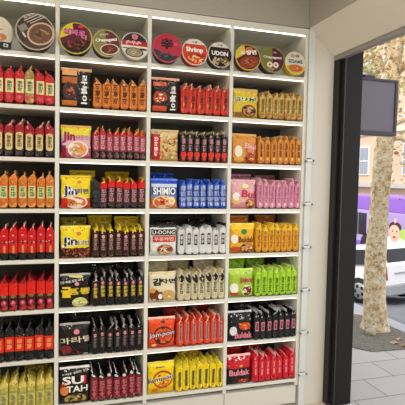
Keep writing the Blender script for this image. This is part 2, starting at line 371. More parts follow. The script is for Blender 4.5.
# ---- third bay
K[2, 1] = dict(look='red-orange', zone=('#a82a18', '#c83220', '#c43a28', .1, .8), seal='#e8a890', speck=('#e05038', .5, 40), fzone=('#141213', '#18120f', '#141213', .1, .9), fH=.195,
    side=[vt('떡볶이', .5, .6, .4, '#3a1410', .15), ('e', -.2, .3, .25, .08, '#e0a050')],
    front=[('r', -.45, .8, .48, .12, '#c8502c'), ('b', -.4, .42, .56, .22, '#381410', '#b83c20', ['#e87038', '#f0c890', '#c04020', '#f4e0b0']), ('r', -.45, .12, .5, .14, '#c84a28'), vt('떡볶이', .42, .66, .2, '#f0eee8', .5, -90), ('s', .4, .88, .5, .12, ['#e8e8e8', '#404048', '#909098'], 8, .02)])
K[2, 2] = dict(look='black red-hearted', zone=('#8a1a14', '#191415', '#1c1618', .06, .84), seal='#d0b890', fzone=('#c8a060', '#d8ba7c', '#dcc48c', .2, .8), fH=.172,
    side=[('e', -.3, .24, .5, .09, '#dc3420'), ('e', .3, .24, .5, .09, '#dc3420'), ('e', 0, .14, .5, .08, '#dc3420'), vt('해물', .56, .42, .5, '#b88088'), ('s', 0, .86, .8, .08, ['#e8d8b0', '#d0d0d0'], 4, .02)],
    front=[('r', -.68, .45, .3, .8, '#b41c2c'), vt('해물라면', .45, .6, .13, '#f0dcd8', -.68, 90), ('s', .25, .45, .65, .7, ['#e8d090', '#b8864a', '#d84c30', '#f0e4b8', '#a03020', '#7a9040'], 70, .05)])
K[2, 3] = dict(look='blue silver-striped', zone=('#2846a8', '#2a4eb4', '#2a50c8', .1, .8), seal='#4a78e0', speck=('#88a8e8', .7, 55), fzone=('#c8743c', '#7890c8', '#2a4cc0', .36, .82), fH=.165,
    side=[('r', -.35, .46, .22, .7, '#9fb0d0'), ('r', .3, .46, .3, .7, '#b8c4d8'), ('r', 0, .62, 1.0, .03, '#1c2c70'), ('r', 0, .42, 1.0, .03, '#1c2c70'), ('r', 0, .24, 1.0, .03, '#1c2c70'), vt('SHIMIO', .45, .46, .22, '#3a4878', .3)],
    front=[('r', 0, .76, .92, .12, '#c8d4e4'), ('r', 0, .58, .9, .26, '#27407c'), ('t', 'SHIMIO', 0, .58, .82, .24, '#f0f2f2', 0, .03), ('b', -.05, .22, .8, .22, '#e8c8a0', '#c86830', RED), ('e', .55, .27, .24, .13, '#f4e8c8'), ('e', .55, .27, .12, .07, '#e8b030')])
K[2, 4] = dict(lab=2, look='white black-plated', zone=('#c8c8c6', '#d6d6d4', '#cfcfd0', .1, .85), seal='#1c1c1e', speck=('#b8b8ba', .5, 40), fzone=('#d0d4d0', '#e0e0dc', '#d8d8d8', .2, .9), fH=.168,
    side=[('r', .05, .5, .5, .36, '#1b1b1d'), vt('우동', .5, .28, .36, '#d8d8d4', .05)],
    front=[('r', 0, .77, .9, .19, '#161617'), ('t', 'U-DONG', 0, .77, .82, .12, '#f4f4f0', 0, .005), ('r', .03, .55, .84, .2, '#c43428'), ('t', '우동라면', 0, .55, .72, .13, '#e8b8ae', 0, .03), ('b', .1, .2, .6, .17, '#8a3c28', '#d8b080', ['#e8d8b0', '#a05030', '#f0e8d8', '#709050']), ('e', .1, .95, .5, .03, '#303030', 5)])
K[2, 5] = dict(look='cream black-splashed', zone=('#c8bc98', '#d0c6a4', '#cfc8b0', .2, .8), seal='#e8d8a0', speck=('#e8e2cc', .6, 40), fzone=('#d4c8a4', '#e2dabc', '#dcd4b8', .2, .8), fH=.168,
    side=[('e', .1, .74, .8, .18, '#1c1718', 30), vt('감자면', .4, .34, .5, '#2a2422', .1), ('s', 0, .15, .9, .15, ['#b89a68', '#f0ead8'], 6, .02)],
    front=[('t', '감', -.42, .68, .36, .24, '#1a1614', 0, .05), ('t', '자면', .36, .7, .62, .16, '#1f1a18', 0, .03), ('e', -.6, .24, .36, .2, '#6a3014'), ('e', -.2, .2, .34, .16, '#7c4018'), ('b', .4, .24, .5, .16, '#c8a070', '#c8a058', GLD), ('e', -.2, .2, .16, .08, '#f4f0e8'), ('e', -.75, .4, .2, .08, '#d8a040')])
K[2, 6] = dict(lab=2, look='vermilion grey-lettered', zone=('#c02c18', '#d83c1c', '#d84828', .1, .85), seal='#f0c4b4', speck=('#e86040', .5, 30), fzone=('#d83c1c', '#e84a1e', '#e85a2c', .2, .85), fH=.172,
    side=[('r', .1, .46, .45, .6, '#b08a8a'), vt('Jampong', .46, .54, .32, '#5a3038', .1)],
    front=[('e', .1, .42, .74, .3, '#3a2418'), ('e', .1, .42, .66, .25, '#e0602c'), ('e', .1, .42, .5, .17, '#c84020'), ('t', 'Jampong', .1, .46, .96, .24, '#28202a', 6, .09), ('t', 'Jampong', .1, .46, .92, .2, '#dcd0d8', 6, .025), ('r', .05, .86, .16, .06, '#3a2010'), ('e', -.6, .12, .2, .04, '#f0c080')])
K[2, 7] = dict(lab=2, look='yellow grey-lettered', zone=('#d8b80c', '#ecd014', '#ead428', .1, .85), seal='#f4e460', speck=('#f8ec70', .6, 35), fzone=('#e0b810', '#f0d414', '#f0d828', .2, .85), fH=.18,
    side=[('r', .1, .42, .45, .5, '#8a8040'), vt('Jampong', .44, .5, .34, '#383418', .1), ('e', 0, .12, .3, .04, '#c89020')],
    front=[('e', .1, .46, .74, .28, '#b83818'), ('e', .1, .46, .64, .22, '#f0c818'), ('e', .1, .38, .5, .14, '#d08028'), ('t', 'Jampong', .08, .48, 1.0, .22, '#f0ece0', 8, .08), ('t', 'Jampong', .08, .48, .96, .19, '#28242c', 8, .03), ('t', 'Pan', -.1, .85, .26, .06, '#4a3a10', 4), ('e', -.5, .14, .25, .05, '#d06a20')])
# ---- fourth bay
K[3, 1] = dict(look='golden green-lettered', zone=('#a87830', '#c09440', '#c8a458', .2, .75), seal='#d8b070', speck=('#e8d090', .6, 55), fzone=('#b89830', '#d8bc30', '#e0c848', .2, .8), fH=.17,
    side=[vt('SESAME', .5, .5, .4, '#28502c'), ('s', 0, .15, .9, .18, ['#6a3818', '#e8c890', '#a05a28'], 8, .02), ('s', 0, .82, .9, .1, ['#e89040', '#503018'], 5, .02)],
    front=[('t', 'SESAME', 0, .62, .84, .19, '#f0e8a8', 3, .09), ('t', 'SESAME', 0, .62, .8, .16, '#164028', 3, .035), ('b', .22, .24, .6, .2, '#3a1c14', '#b87848', ['#d8a878', '#8a4828', '#e8c8a0', '#603018']), ('s', 0, .84, .8, .08, ['#c88830', '#f0dc70'], 8, .03), ('r', -.6, .12, .3, .12, '#8a5a28')])
K[3, 2] = dict(look='amber', zone=('#a85c18', '#cc7e26', '#c88434', .12, .8), seal='#e0b060', speck=('#e0a450', .6, 45), fzone=('#b86c20', '#d8923a', '#d89c44', .2, .85), fH=.172,
    side=[vt('불닭', .5, .5, .34, '#6a3414'), ('e', 0, .2, .4, .05, '#e8b868')],
    front=[('p', [(-.0, .128), (.072, .136), (.066, .06), (.03, .038), (.004, .075)], '#b8485c'), ('t', 'Bul', .45, .58, .44, .2, '#e8b0b0', -8, .03), ('b', .45, .18, .44, .16, '#602014', '#c8502c', RED), ('e', -.55, .4, .3, .2, '#e8e0d0'), ('e', -.5, .14, .4, .1, '#e0a848'), ('s', 0, .88, .9, .1, ['#f0c860', '#a85818'], 12, .03)])
K[3, 3] = dict(look='pink', zone=('#bc7488', '#d088a0', '#d898a8', .1, .85), seal='#f0c0c8', speck=('#e8b0c0', .6, 45), fzone=('#cf8a90', '#e4aab0', '#ecbcc0', .2, .85), fH=.168,
    side=[vt('까르보', .5, .55, .36, '#a04c70'), ('e', 0, .15, .4, .05, '#e8c0c8')],
    front=[('t', 'Bul', .38, .5, .5, .28, '#c02840', -6, .03), ('e', -.6, .3, .36, .15, '#e0b070'), ('e', -.6, .42, .26, .14, '#f4eeea'), ('b', .55, .18, .42, .17, '#7a2018', '#d89858', GLD), ('e', .1, .78, .25, .08, '#f4e4a0'), ('s', 0, .9, .9, .06, ['#f8dce0', '#d87888'], 10, .03)])
K[3, 4] = dict(look='yellow-amber', zone=('#b87c14', '#d8981c', '#eec030', .12, .78), seal='#f8d858', speck=('#f0b840', .6, 40), fzone=('#b87420', '#ecb424', '#f4c830', .2, .8), fH=.175,
    side=[('e', 0, .7, .35, .05, '#5a7020'), vt('치즈', .4, .45, .4, '#8a3a14')],
    front=[('e', .1, .72, .24, .09, '#2c8048'), ('t', 'Buldak', .3, .46, .66, .2, '#7a1c18', 0, .03), ('e', -.66, .48, .26, .15, '#f0ece4'), ('b', .35, .17, .58, .16, '#5a1c14', '#d89c5c', GLD), ('r', -.55, .16, .3, .14, '#c84828'), ('s', 0, .92, .9, .06, ['#fae070', '#c88018'], 10, .03)])
K[3, 5] = dict(look='lime green', zone=('#88b41c', '#9ccc24', '#b4dc48', .12, .82), seal='#d8f080', speck=('#c0e860', .6, 40), fzone=('#88a828', '#a4c838', '#b8d850', .2, .8), fH=.168,
    side=[vt('짜장', .42, .48, .4, '#40600c'), ('r', 0, .16, .6, .04, '#38500c')],
    front=[('t', 'Jjajang', .38, .6, .58, .22, '#b83050', 0, .03), ('b', .45, .24, .46, .2, '#e0e0a0', '#5c1420', ['#7a2030', '#3a0c14', '#a04050']), ('e', -.6, .34, .32, .18, '#f0ece4'), ('r', -.6, .14, .3, .1, '#c03838'), ('s', 0, .88, .9, .08, ['#f0f0c8', '#682030', '#d0e870'], 14, .03)])
K[3, 6] = dict(lab=2, look='black pink-lettered', zone=('#101012', '#141214', '#161618', .1, .8), seal='#d0d0d4', fzone=('#100f10', '#161416', '#121214', .2, .8), fH=.178,
    side=[('r', .1, .46, .55, .32, '#d08494'), vt('불닭', .46, .26, .36, '#5a1828', .1), ('s', 0, .84, .8, .1, ['#e8e8ec', '#606068'], 4, .022)],
    front=[('t', 'Buldak', .25, .2, .72, .2, '#e07890', 0, .04), ('e', .35, .5, .48, .13, '#c84420'), ('s', .35, .5, .45, .2, ['#f08838', '#e0582c', '#f8c070'], 14, .045), ('e', -.6, .36, .28, .15, '#dfe0e2'), ('s', 0, .82, .9, .2, ['#e8e8ea', '#808088', '#c8c8cc'], 16, .035)])
K[3, 7] = dict(look='scarlet', zone=('#a40e1c', '#cc1626', '#d42836', .1, .85), seal='#f0b8b8', speck=('#e84858', .6, 40), fzone=('#160e10', '#141012', '#cc1a28', .2, .56), fH=.175,
    side=[vt('불닭', .5, .5, .3, '#e88c98'), ('e', 0, .16, .3, .04, '#701018')],
    front=[('t', 'Buldak', .0, .42, .84, .2, '#e890a0', 0, .03), ('e', .3, .12, .45, .08, '#b83020'), ('s', .3, .12, .4, .12, ['#e06838', '#f0b070', '#801818'], 9, .035), ('s', 0, .88, .8, .1, ['#f8e8e4', '#1a1214', '#f0f0f0'], 14, .04), ('e', .1, .64, .16, .04, '#d8a030')])

# ------------------------------------------------------------------ the shelving unit
P = .2775
def sz(k): return 1.28+P*(4-k)+.001+(.006 if k == 0 else 0)
TH = .022
white = mat('#dddcd2', .42, bump=.03, bscale=12)
white_d = mat('#d6d3ca', .45)
led = mat('#fff3e2', .5, emit=6.5)
led_dim = mat('#fff0da', .5, emit=3.2)
led_low = mat('#fff4e6', .5, emit=3.)
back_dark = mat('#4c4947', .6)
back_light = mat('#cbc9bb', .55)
DEP = .33
XD = [-.5, 0, .5, 1.0, 1.5]
unit = thing('shelving_unit', 'tall white built-in shelving unit with lit shelves holding noodle packets and bowls', 'shelving unit', (0, 0, 0))
for i, x in enumerate(XD):
    mb = MB(); w = .011
    mb.box(x-w, x+w, 0, DEP, .135, sz(0)+.03, white, .0012); mb.build('divider', unit)
for b in range(4):
    x0, x1 = XD[b]+.011, XD[b+1]-.011
    for k in range(9):
        mb = MB(); mb.box(x0, x1, .0005, DEP, sz(k)-TH/2, sz(k)+(TH/2 if k else .03), white, .001); mb.build('shelf', unit)
        if k < 8:
            if b == 0 and k > 1: continue
            mb = MB(); mb.box(x0+.004, x1-.004, .007, .013, sz(k)-TH/2-.004, sz(k)-TH/2, led if k < 1 else (led_dim if k == 1 else led_low)); mb.build('light_strip', unit)
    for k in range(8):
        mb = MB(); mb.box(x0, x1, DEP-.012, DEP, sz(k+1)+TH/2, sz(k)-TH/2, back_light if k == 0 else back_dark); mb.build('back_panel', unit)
    mb = MB(); mb.box(XD[b]+.002, XD[b+1]-.002, .001, .02, .02, .1335, white_d, .0015); mb.build('plinth_door', unit)
mb = MB(); mb.box(-.5, 1.511, .03, DEP, 0, .135, white_d); mb.build('plinth', unit)
mb = MB(); mb.box(1.512, 1.552, -.014, DEP, 0, 2.425, mat('#d3d8d4', .35), .0015); ep = mb.build('end_panel', unit)
chrome = mat('#747a82', .25, .8); clear = mat('#e4eaec', .1, spec=.8)
for k in range(3, 9):
    z = sz(k)+.042
    mb = MB(); mb.box(1.508, 1.558, -.024, -.016, z-.004, z+.007, clear, .002)
    mb.tube([(1.506, -.014, z-.003), (1.506, -.028, z-.003)], .006, chrome, 10)
    mb.tube([(1.558, -.014, z+.001), (1.558, -.028, z+.001)], .006, chrome, 10)
    mb.tube([(1.512, -.02, z+.013), (1.545, -.02, z+.016)], .002, chrome, 8)
    mb.build('shelf_bracket', unit)
for k in range(1, 5):
    mb = MB(); mb.tube([(-.011, .05, sz(k)-.05), (-.016, .05, sz(k)-.05)], .006, mat('#8a8f96', .3, .7), 10); mb.build('shelf_pin', unit)

# ------------------------------------------------------------------ packets on the shelves
ORD = ['leftmost', 'second from left', 'third from left', 'fourth from left', 'fifth from left', 'sixth from left', 'seventh from left', 'rightmost']
BAY = ['first bay', 'second bay', 'third bay', 'fourth bay']
ROW = ['', 'top packet row', 'second packet row', 'third packet row', 'fourth packet row', 'fifth packet row', 'sixth packet row', 'bottom packet row']
NEDGE = {(0, r): 7 for r in range(1, 8)}
NEDGE.update({(1, 1): 6, (1, 2): 8, (1, 3): 7, (1, 4): 7, (1, 5): 7, (1, 6): 7, (1, 7): 7, (2, 1): 6})
HE = {0: .196, 1: .182, 2: .184, 3: .186}
seed = 0
def settle(root, kids, zf):
    M = root.rotation_euler.to_matrix() @ Matrix.Diagonal(root.scale)
    root.location.z = zf+.0004-min((M @ v.co).z for k in kids for v in k.data.vertices)
for (b, r), kd in sorted(K.items()):
    rng = random.Random(b*100+r)
    zf = sz(r+1)+TH/2+.0006
    x0, x1 = XD[b]+.012, XD[b+1]-.012
    grp = f"{kd['look']} packets on edge, {BAY[b]}"
    H = HE[b]+({(0, 6): .012, (0, 7): -.006, (1, 1): -.006, (3, 1): -.012, (3, 2): -.006, (2, 3): -.01}.get((b, r), 0))
    if b > 0:
        seed += 1
        root, kids = make_pack(kd, False, seed, kd['fH']+(.016 if b == 1 else .012))
        fx = x0+.006+FRONT_W/2*1.03
        root.location = (fx, .024, zf); root.rotation_euler = (R(-1.5), 0, R(rng.uniform(-1.5, 2)))
        tag(root, '', 'noodle packet'); settle(root, kids, sz(r+1)+TH/2)
        FR = {(1, 1): 'black packet with orange noodle picture and vertical white brush lettering facing front',
              (1, 2): 'yellow-topped packet with maroon lettering and pale pink body facing front',
              (1, 3): 'yellow packet with large navy lettering above an orange noodle bowl',
              (1, 4): 'yellow packet with large black lettering above dark brown sauced noodles',
              (1, 5): 'black packet with large yellow Korean lettering and pale green bowl facing front',
              (1, 6): 'black packet with cream brush lettering and pink seal mark facing front',
              (1, 7): 'black packet with large two-line white lettering facing front',
              (2, 1): 'black packet with red-orange bowl picture and vertical white lettering facing front',
              (2, 2): 'gold noodle-picture packet with a red left band facing front',
              (2, 3): 'blue packet with white capital letters above an orange soup bowl facing front',
              (2, 4): 'white packet with black U-DONG plate and red band facing front',
              (2, 5): 'cream packet with black Korean lettering and brown potatoes facing front',
              (2, 6): 'vermilion packet with a dark-ringed oval logo facing front',
              (2, 7): 'yellow packet with a red-ringed oval logo facing front, bottom row',
              (3, 1): 'yellow packet with green SESAME lettering and brown bowl facing front',
              (3, 2): 'amber packet with pink panel and soup bowl facing front',
              (3, 3): 'pink packet with red lettering and a golden noodle bowl facing front',
              (3, 4): 'yellow packet with green round mark and dark red lettering facing front',
              (3, 5): 'lime green packet with pink-red lettering and dark sauced bowl facing front',
              (3, 6): 'black packet with fiery picture and pink lettering facing front',
              (3, 7): 'red and black packet with pink lettering facing front, bottom row'}
        root['label'] = FR[b, r]
        xs, xe = x0+.003+FRONT_W*1.05+.005, x1-.0015
    else:
        xs, xe = x1-.0015-.0465*7, x1-.0015
    n = NEDGE.get((b, r), 7)
    if (b, r) in ((0, 1), (0, 2), (0, 6)): n = 6; xs = x1-.0015-.051*6
    pitch = (xe-xs)/n
    protos = []
    for v in range(3):
        seed += 1; protos.append(make_pack(kd, True, seed, H))
    used = [False]*3
    lean = rng.uniform(-1.5, 1.5)
    for i in range(n):
        q = rng.randrange(3)
        if (b, r, i) == (0, 1, 3):
            seed += 1
            k2 = dict(kd); k2['zone'] = ('#a86828', '#9c7c40', '#a48a50', .2, .8); k2['speck'] = ('#d8b868', .7, 50); k2['seal'] = '#c8b478'
            root, kids = make_pack(k2, True, seed, H+.006)
        elif (b, r, i) == (1, 3, 0):
            seed += 1
            k2 = dict(kd); k2['zone'] = ('#141416', '#23262c', '#2a2c34', .2, .8); k2['speck'] = ('#4c525c', .6, 40); k2['side'] = []; k2['seal'] = '#3a3c44'
            root, kids = make_pack(k2, True, seed, H-.006)
        elif not used[q]:
            root, kids = protos[q]; used[q] = True
        else: root = copy_tree(*protos[q])
        kids = protos[q][1] if (b, r, i) not in ((0, 1, 3), (1, 3, 0)) else kids
        x = xs+pitch*(i+.5)+rng.uniform(-.001, .001)
        yj = rng.uniform(0, .008)
        root.location = (x, EDGE_W/2*1.04-.006+yj, zf+.0002)
        root.rotation_euler = (0, R(lean*.5+rng.uniform(-.4, .4)), R(-90+rng.uniform(-.8, .8)))
        root.scale = (1, min(1.2, (pitch-.0008)/.043), rng.uniform(.945, 1.04)); settle(root, kids, sz(r+1)+TH/2)
        oi = ORD[i] if i < n-1 else 'rightmost'
        lab = f"{oi} of the {kd['look']} upright packets, {BAY[b]}, {ROW[r]}"
        if (b, r, i) == (0, 1, 3): lab = 'single golden-brown packet among the red cream-labelled packets in the first bay'
        if (b, r, i) == (1, 3, 0): lab = 'plain charcoal packet between a yellow front packet and the red-topped packets, second bay'
        tag(root, lab, 'noodle packet', grp)
    for q in range(3):
        if not used[q]:
            for o in protos[q][1]: bpy.data.objects.remove(o)
            bpy.data.objects.remove(protos[q][0])

# second line of stock standing behind the front packets (taller or propped up, seen above them)
BACK = [(1, 3, .13, .215, '#dcc428', '#b09a20'), (1, 3, .34, .212, '#d8c028', '#a89420'), (1, 4, .082, .215, '#9c8a24', '#2a2418'), (1, 4, .238, .222, '#e0c624', '#c0a41c'), (1, 4, .392, .22, '#dcc020', '#b89c1c'),
        (1, 5, .25, .222, '#151314', '#0e0d0e'), (1, 5, .392, .224, '#171516', '#0e0d0e'), (1, 6, .13, .21, '#131213', '#0e0d0e'), (1, 6, .38, .215, '#151314', '#0e0d0e'),
        (2, 3, .11, .212, '#2450c4', '#1a3a9a'), (2, 4, .14, .205, '#1a1a1c', '#2a2a2c'), (2, 4, .36, .207, '#1c1c1e', '#2a2a2c'), (2, 5, .082, .226, '#d0c6a4', '#b4a684'), (2, 5, .238, .224, '#c8bc98', '#b0a07c'), (2, 5, .392, .226, '#cfc8b0', '#b8ac8c'),
        (2, 6, .2, .21, '#901e16', '#8a1c14'), (2, 6, .38, .208, '#901e16', '#681410'), (2, 7, .3, .208, '#d0b412', '#a89010'),
        (3, 1, .1, .206, '#c89038', '#7a5a20'), (3, 1, .26, .2, '#2c2818', '#201c10'), (3, 3, .13, .215, '#d088a0', '#a8707e'), (3, 3, .33, .212, '#bc7488', '#a06a7a'), (3, 4, .12, .222, '#cc7e26', '#a8741c'), (3, 4, .34, .22, '#b8621c', '#a06c1c'),
        (3, 5, .1, .222, '#9ccc24', '#84ac28'), (3, 5, .27, .218, '#88b41c', '#7ca424'), (3, 6, .16, .208, '#141416', '#0e0e10'), (3, 6, .36, .212, '#161618', '#0e0e10'), (3, 7, .1, .214, '#b01622', '#a81420'), (3, 7, .27, .21, '#b01622', '#7a0e18'),
        (0, 7, .38, .2, '#9c8a24', '#8a7420')]
cnt = {}
for it in BACK: cnt[it[:2]] = cnt.get(it[:2], 0)+1
seen = {}
for (b, r, x, h, c, c2) in BACK:
    seed += 1; i = seen.get((b, r), 0); seen[b, r] = i+1
    kk = dict(zone=(c2, c2, c, .1, .72), side=[], front=[('s', 0, .9, .8, .06, [c2, c], 8, .02)], seal=c, speck=(c2, .6, 30))
    root, kids = make_pack(kk, False, seed, h, .143)
    root.location = (XD[b]+.012+x-.0+.0, .18+.055*(i % 2), sz(r+1)+TH/2+.0006)
    root.rotation_euler = (0, 0, R(random.uniform(-2, 2))); settle(root, kids, sz(r+1)+TH/2)
    n = cnt[b, r]
    which = '' if n == 1 else [' left one', ' right one'][i] if n == 2 else [' left one', ' middle one', ' right one'][i]
    nm = K[b, r]['look']
    tag(root, f"rear packet behind the {nm} packets,{which + ',' if which else ''} {BAY[b]}, {ROW[r]}", 'noodle packet', 'spare packets behind the front line')

# dark packet slipped between front packet and edge packets (second bay, third row) is one of the edges; instant-noodle bowls on the top shelf
BS = 1.
def make_bowl(name, label, x, y, rad, spin, yaw, body, rim, lid, els, tiltx=0., dep=None):
    zf = sz(1)+TH/2+.0008; rad *= BS; y = -.03 if y > .055 else .035
    dep = dep or rad*.85; r2 = rad*.9
    # local: lid centre at origin, axis +Y to the back; tip so it lies on rim and base edge
    tilt = math.atan2(rad-r2, dep)
    root = thing(name, label, 'instant noodle bowl', group='instant noodle bowls on the top shelf')
    N = 40
    prof = [(0, dep), (r2*.98, dep), (r2, dep-.003), (rad*.965, .008), (rad*.955, .0045), (rad, .004), (rad*1.0, .0)]
    vs = []; fs = []
    for pr, py in prof:
        for k in range(N):
            t = 2*math.pi*k/N; vs.append((pr*math.cos(t), py, pr*math.sin(t)))
    for j in range(len(prof)-1):
        for k in range(N): fs.append([j*N+k, j*N+(k+1) % N, (j+1)*N+(k+1) % N, (j+1)*N+k])
    mb = MB(); mb.add(vs, fs, mat(body, .4), False); kb = mb.build('bowl_body', root)
    mb = MB(); vs = [(0, -.0012, 0)]; fs = []
    for rr, yy in ((.5, -.0012), (.93, -.0012), (1.005, -.0002), (1.0, .003)):
        for k in range(N):
            t = 2*math.pi*k/N; vs.append((rad*rr*math.cos(t), yy, rad*rr*math.sin(t)))
    for k in range(N): fs.append([0, 1+k, 1+(k+1) % N])
    for j in range(3):
        for k in range(N): fs.append([1+j*N+k, 1+(j+1)*N+k, 1+(j+1)*N+(k+1) % N, 1+j*N+(k+1) % N])
    mb.add(vs, fs, mat(rim, .35), True); lo = mb.build('lid', root)
    rng = random.Random(int(x*1000)); e2 = [('e', 0, 0, .94*rad, .94*rad, lid)]
    for e in els:
        e = list(e)
        if e[0] == 't':
            for q in (2, 3, 4, 5): e[q] *= rad
        elif e[0] == 'p': e[1] = [(a*rad, c*rad) for a, c in e[1]]
        else:
            for q in (1, 2, 3, 4): e[q] *= rad
            if e[0] == 's': e[7] *= rad
        e2.append(tuple(e))
    pr = artwork('lid_print', e2, lambda u, v, off: (u, -.0012-off, v), lo, rng)
    # spin about own axis, tip back, yaw
    M = Matrix.Rotation(yaw, 4, 'Z') @ Matrix.Rotation(-tilt+tiltx, 4, 'X') @ Matrix.Rotation(spin, 4, 'Y')
    zmin = min((M @ v.co).z for q in (kb, lo) for v in q.data.vertices)
    root.location = (x, y, zf-zmin); root.rotation_euler = M.to_euler()
    return root
def half(side, y0=None):
    """printed half-disc polygons"""
    n = 24
    if side == 'bottom': return [(.93*math.cos(math.pi+math.pi*i/n), .93*math.sin(math.pi+math.pi*i/n)) for i in range(n+1)]
    if side == 'right': return [(.93*math.cos(-math.pi/2+math.pi*i/n), .93*math.sin(-math.pi/2+math.pi*i/n)) for i in range(n+1)]
    if side == 'cap': a0 = R(38); return [(.93*math.cos(a0+(math.pi-2*a0)*i/n), .93*math.sin(a0+(math.pi-2*a0)*i/n)) for i in range(n+1)]
    if side == 'foot': a0 = R(15); return [(.93*math.cos(math.pi+a0+(math.pi-2*a0)*i/n), .93*math.sin(math.pi+a0+(math.pi-2*a0)*i/n)) for i in range(n+1)]
    if side == 'wedge': return [(-.1, .3)]+[(.93*math.cos(R(95)+R(80)*i/n), .93*math.sin(R(95)+R(80)*i/n)) for i in range(n+1)]
bn = 'noodle_bowl'
make_bowl(bn, 'pale cream noodle bowl on the top shelf, cut by the photo edge', -.316, .05, .092, R(0), R(0), '#c8bda8', '#e4dccb', '#d6ccb6', [('e', -.1, .15, .6, .06, '#a88860', 8), ('e', .3, -.25, .35, .22, '#c07848'), ('e', .2, -.3, .2, .12, '#d8a880'), ('s', -.2, -.4, .8, .5, ['#e8d8b8', '#b0885a', '#8a9a60'], 20, .1)])
make_bowl(bn, 'large dark brown noodle bowl with pale stripes on its lid, first bay', -.1105, .085, .0985, R(-32), R(4), '#453430', '#b8aa9c', '#43322e', [('p', half('foot'), '#4c3a34'), ('r', -.45, .45, .42, .34, '#8a8278'), ('r', -.6, .1, .1, .3, '#c8c0b4'), ('r', .25, .74, .9, .05, '#cfc6bc'), ('r', .35, .6, .95, .04, '#cfc6bc'), ('r', .45, .48, .9, .04, '#cfc6bc'), ('t', '육개장', .15, .86, .6, .12, '#d8d0c4'), ('b', .18, -.22, .72, .6, '#c8ab88', '#6a4a38', ['#8a5a3c', '#a87850', '#4a2c20', '#5a5a30', '#b89068'])])
make_bowl(bn, 'maroon and yellow noodle bowl with pink lettering, left in the second bay', .0937, .08, .0865, R(-8), R(-6), '#2a1e18', '#c8b83c', '#5c1c2c', [('p', half('wedge'), '#d8c424'), ('p', half('foot'), '#241614'), ('t', '짜짜로', -.02, .36, 1.35, .42, '#5a1438', -12, .1), ('t', '짜짜로', -.02, .36, 1.3, .38, '#e070a8', -12, .03), ('t', '니', .5, .02, .3, .3, '#d890a8', -12, .03), ('s', 0, -.45, 1.1, .5, ['#7a2820', '#a83c28', '#3a2018', '#501818'], 26, .12), ('e', .42, .68, .2, .1, '#d03050')])
make_bowl(bn, 'olive and maroon noodle bowl with white lettering, middle of the second bay', .2572, .062, .0762, R(-10), R(6), '#3c2a20', '#b8b070', '#84803c', [('p', half('right'), '#64242a'), ('t', 'Chapagetti', 0, .22, 1.62, .36, '#1a1414', 0, .09), ('t', 'Chapagetti', 0, .22, 1.56, .3, '#f0ece4', 0, .04), ('b', .12, -.45, .7, .4, '#d8ccb8', '#5c1c18', BRN+['#8c3a30']), ('t', '짜파게티', -.1, .62, .6, .14, '#e0d8c0')])
make_bowl(bn, 'noodle bowl with black and red lid above a white bowl picture, second bay', .4115, .062, .0775, R(0), R(3), '#c8c2b6', '#d8d0c4', '#241c18', [('r', 0, .18, 1.84, .36, '#a81828'), ('p', half('foot'), '#dcd8cc'), ('r', 0, -.08, 1.84, .18, '#dcd8cc'), ('r', 0, .0, 1.8, .04, '#d8a040'), ('t', '순우순', -.1, .22, 1.15, .3, '#f0a8b4', 0, .06), ('e', 0, .66, .22, .2, '#d88090'), ('t', '순', 0, .66, .2, .2, '#802028'), ('b', -.05, -.48, .66, .36, '#2a2620', '#988c70', GRY+['#c8a060']), ('r', .58, -.22, .4, .14, '#2a2a28')])
make_bowl(bn, 'crimson noodle bowl with black brush character, left in the third bay', .5947, .075, .085, R(0), R(-4), '#202022', '#b8455a', '#b01c38', [('p', [(-.92, -.08), (-.5, -.25), (0, -.42), (.5, -.52), (.8, -.5), (.5, -.78), (0, -.93), (-.5, -.78), (-.8, -.47)], '#23222a'), ('t', '辛', -.02, .28, .8, .78, '#160c10', 0, .05), ('e', .58, .3, .14, .12, '#c84860'), ('s', -.1, -.5, 1.0, .3, ['#303038', '#484850', '#602030'], 16, .12)])
make_bowl(bn, 'orange-red noodle bowl with white Shrimp lettering in the third bay', .7583, .062, .0782, R(0), R(0), '#b83c28', '#e0cfc4', '#c83c24', [('p', half('cap'), '#ddd6cc'), ('t', '누들', 0, .74, .4, .12, '#503028'), ('t', 'Shrimp', -.02, .12, 1.3, .46, '#f4eee8', 0, .04), ('s', .1, -.5, 1.2, .55, RED+['#f0a060', '#e8c8a0'], 34, .14)])
make_bowl(bn, 'black noodle bowl with white UDON lettering, right in the third bay', .9137, .062, .0768, R(0), R(3), '#1a1a1c', '#c4bcb0', '#1c1b1c', [('p', half('cap'), '#d8d2c8'), ('t', '누들', 0, .74, .4, .14, '#403028'), ('t', 'UDON', -.03, .1, 1.35, .34, '#f4f2ec', 0, .04), ('s', 0, -.52, 1.2, .5, ['#a88c60', '#8a6c40', '#c8b088', '#5a4428', '#b09870'], 44, .15), ('e', .5, .34, .2, .05, '#8a2020')])
make_bowl(bn, 'yellow and dark red noodle bowl with slanting white lettering, fourth bay', 1.0905, .07, .079, R(-14), R(-4), '#5a2018', '#d8c440', '#501a1e', [('p', half('wedge'), '#d8bc28'), ('e', .25, .6, .3, .18, '#c86a50'), ('b', 0, -.38, .84, .5, '#7a3020', '#8a3c2c', BRN+['#d09078', '#b86850']), ('t', '짜장면', .1, .34, 1.3, .36, '#f0e8dc', -6, .05)])
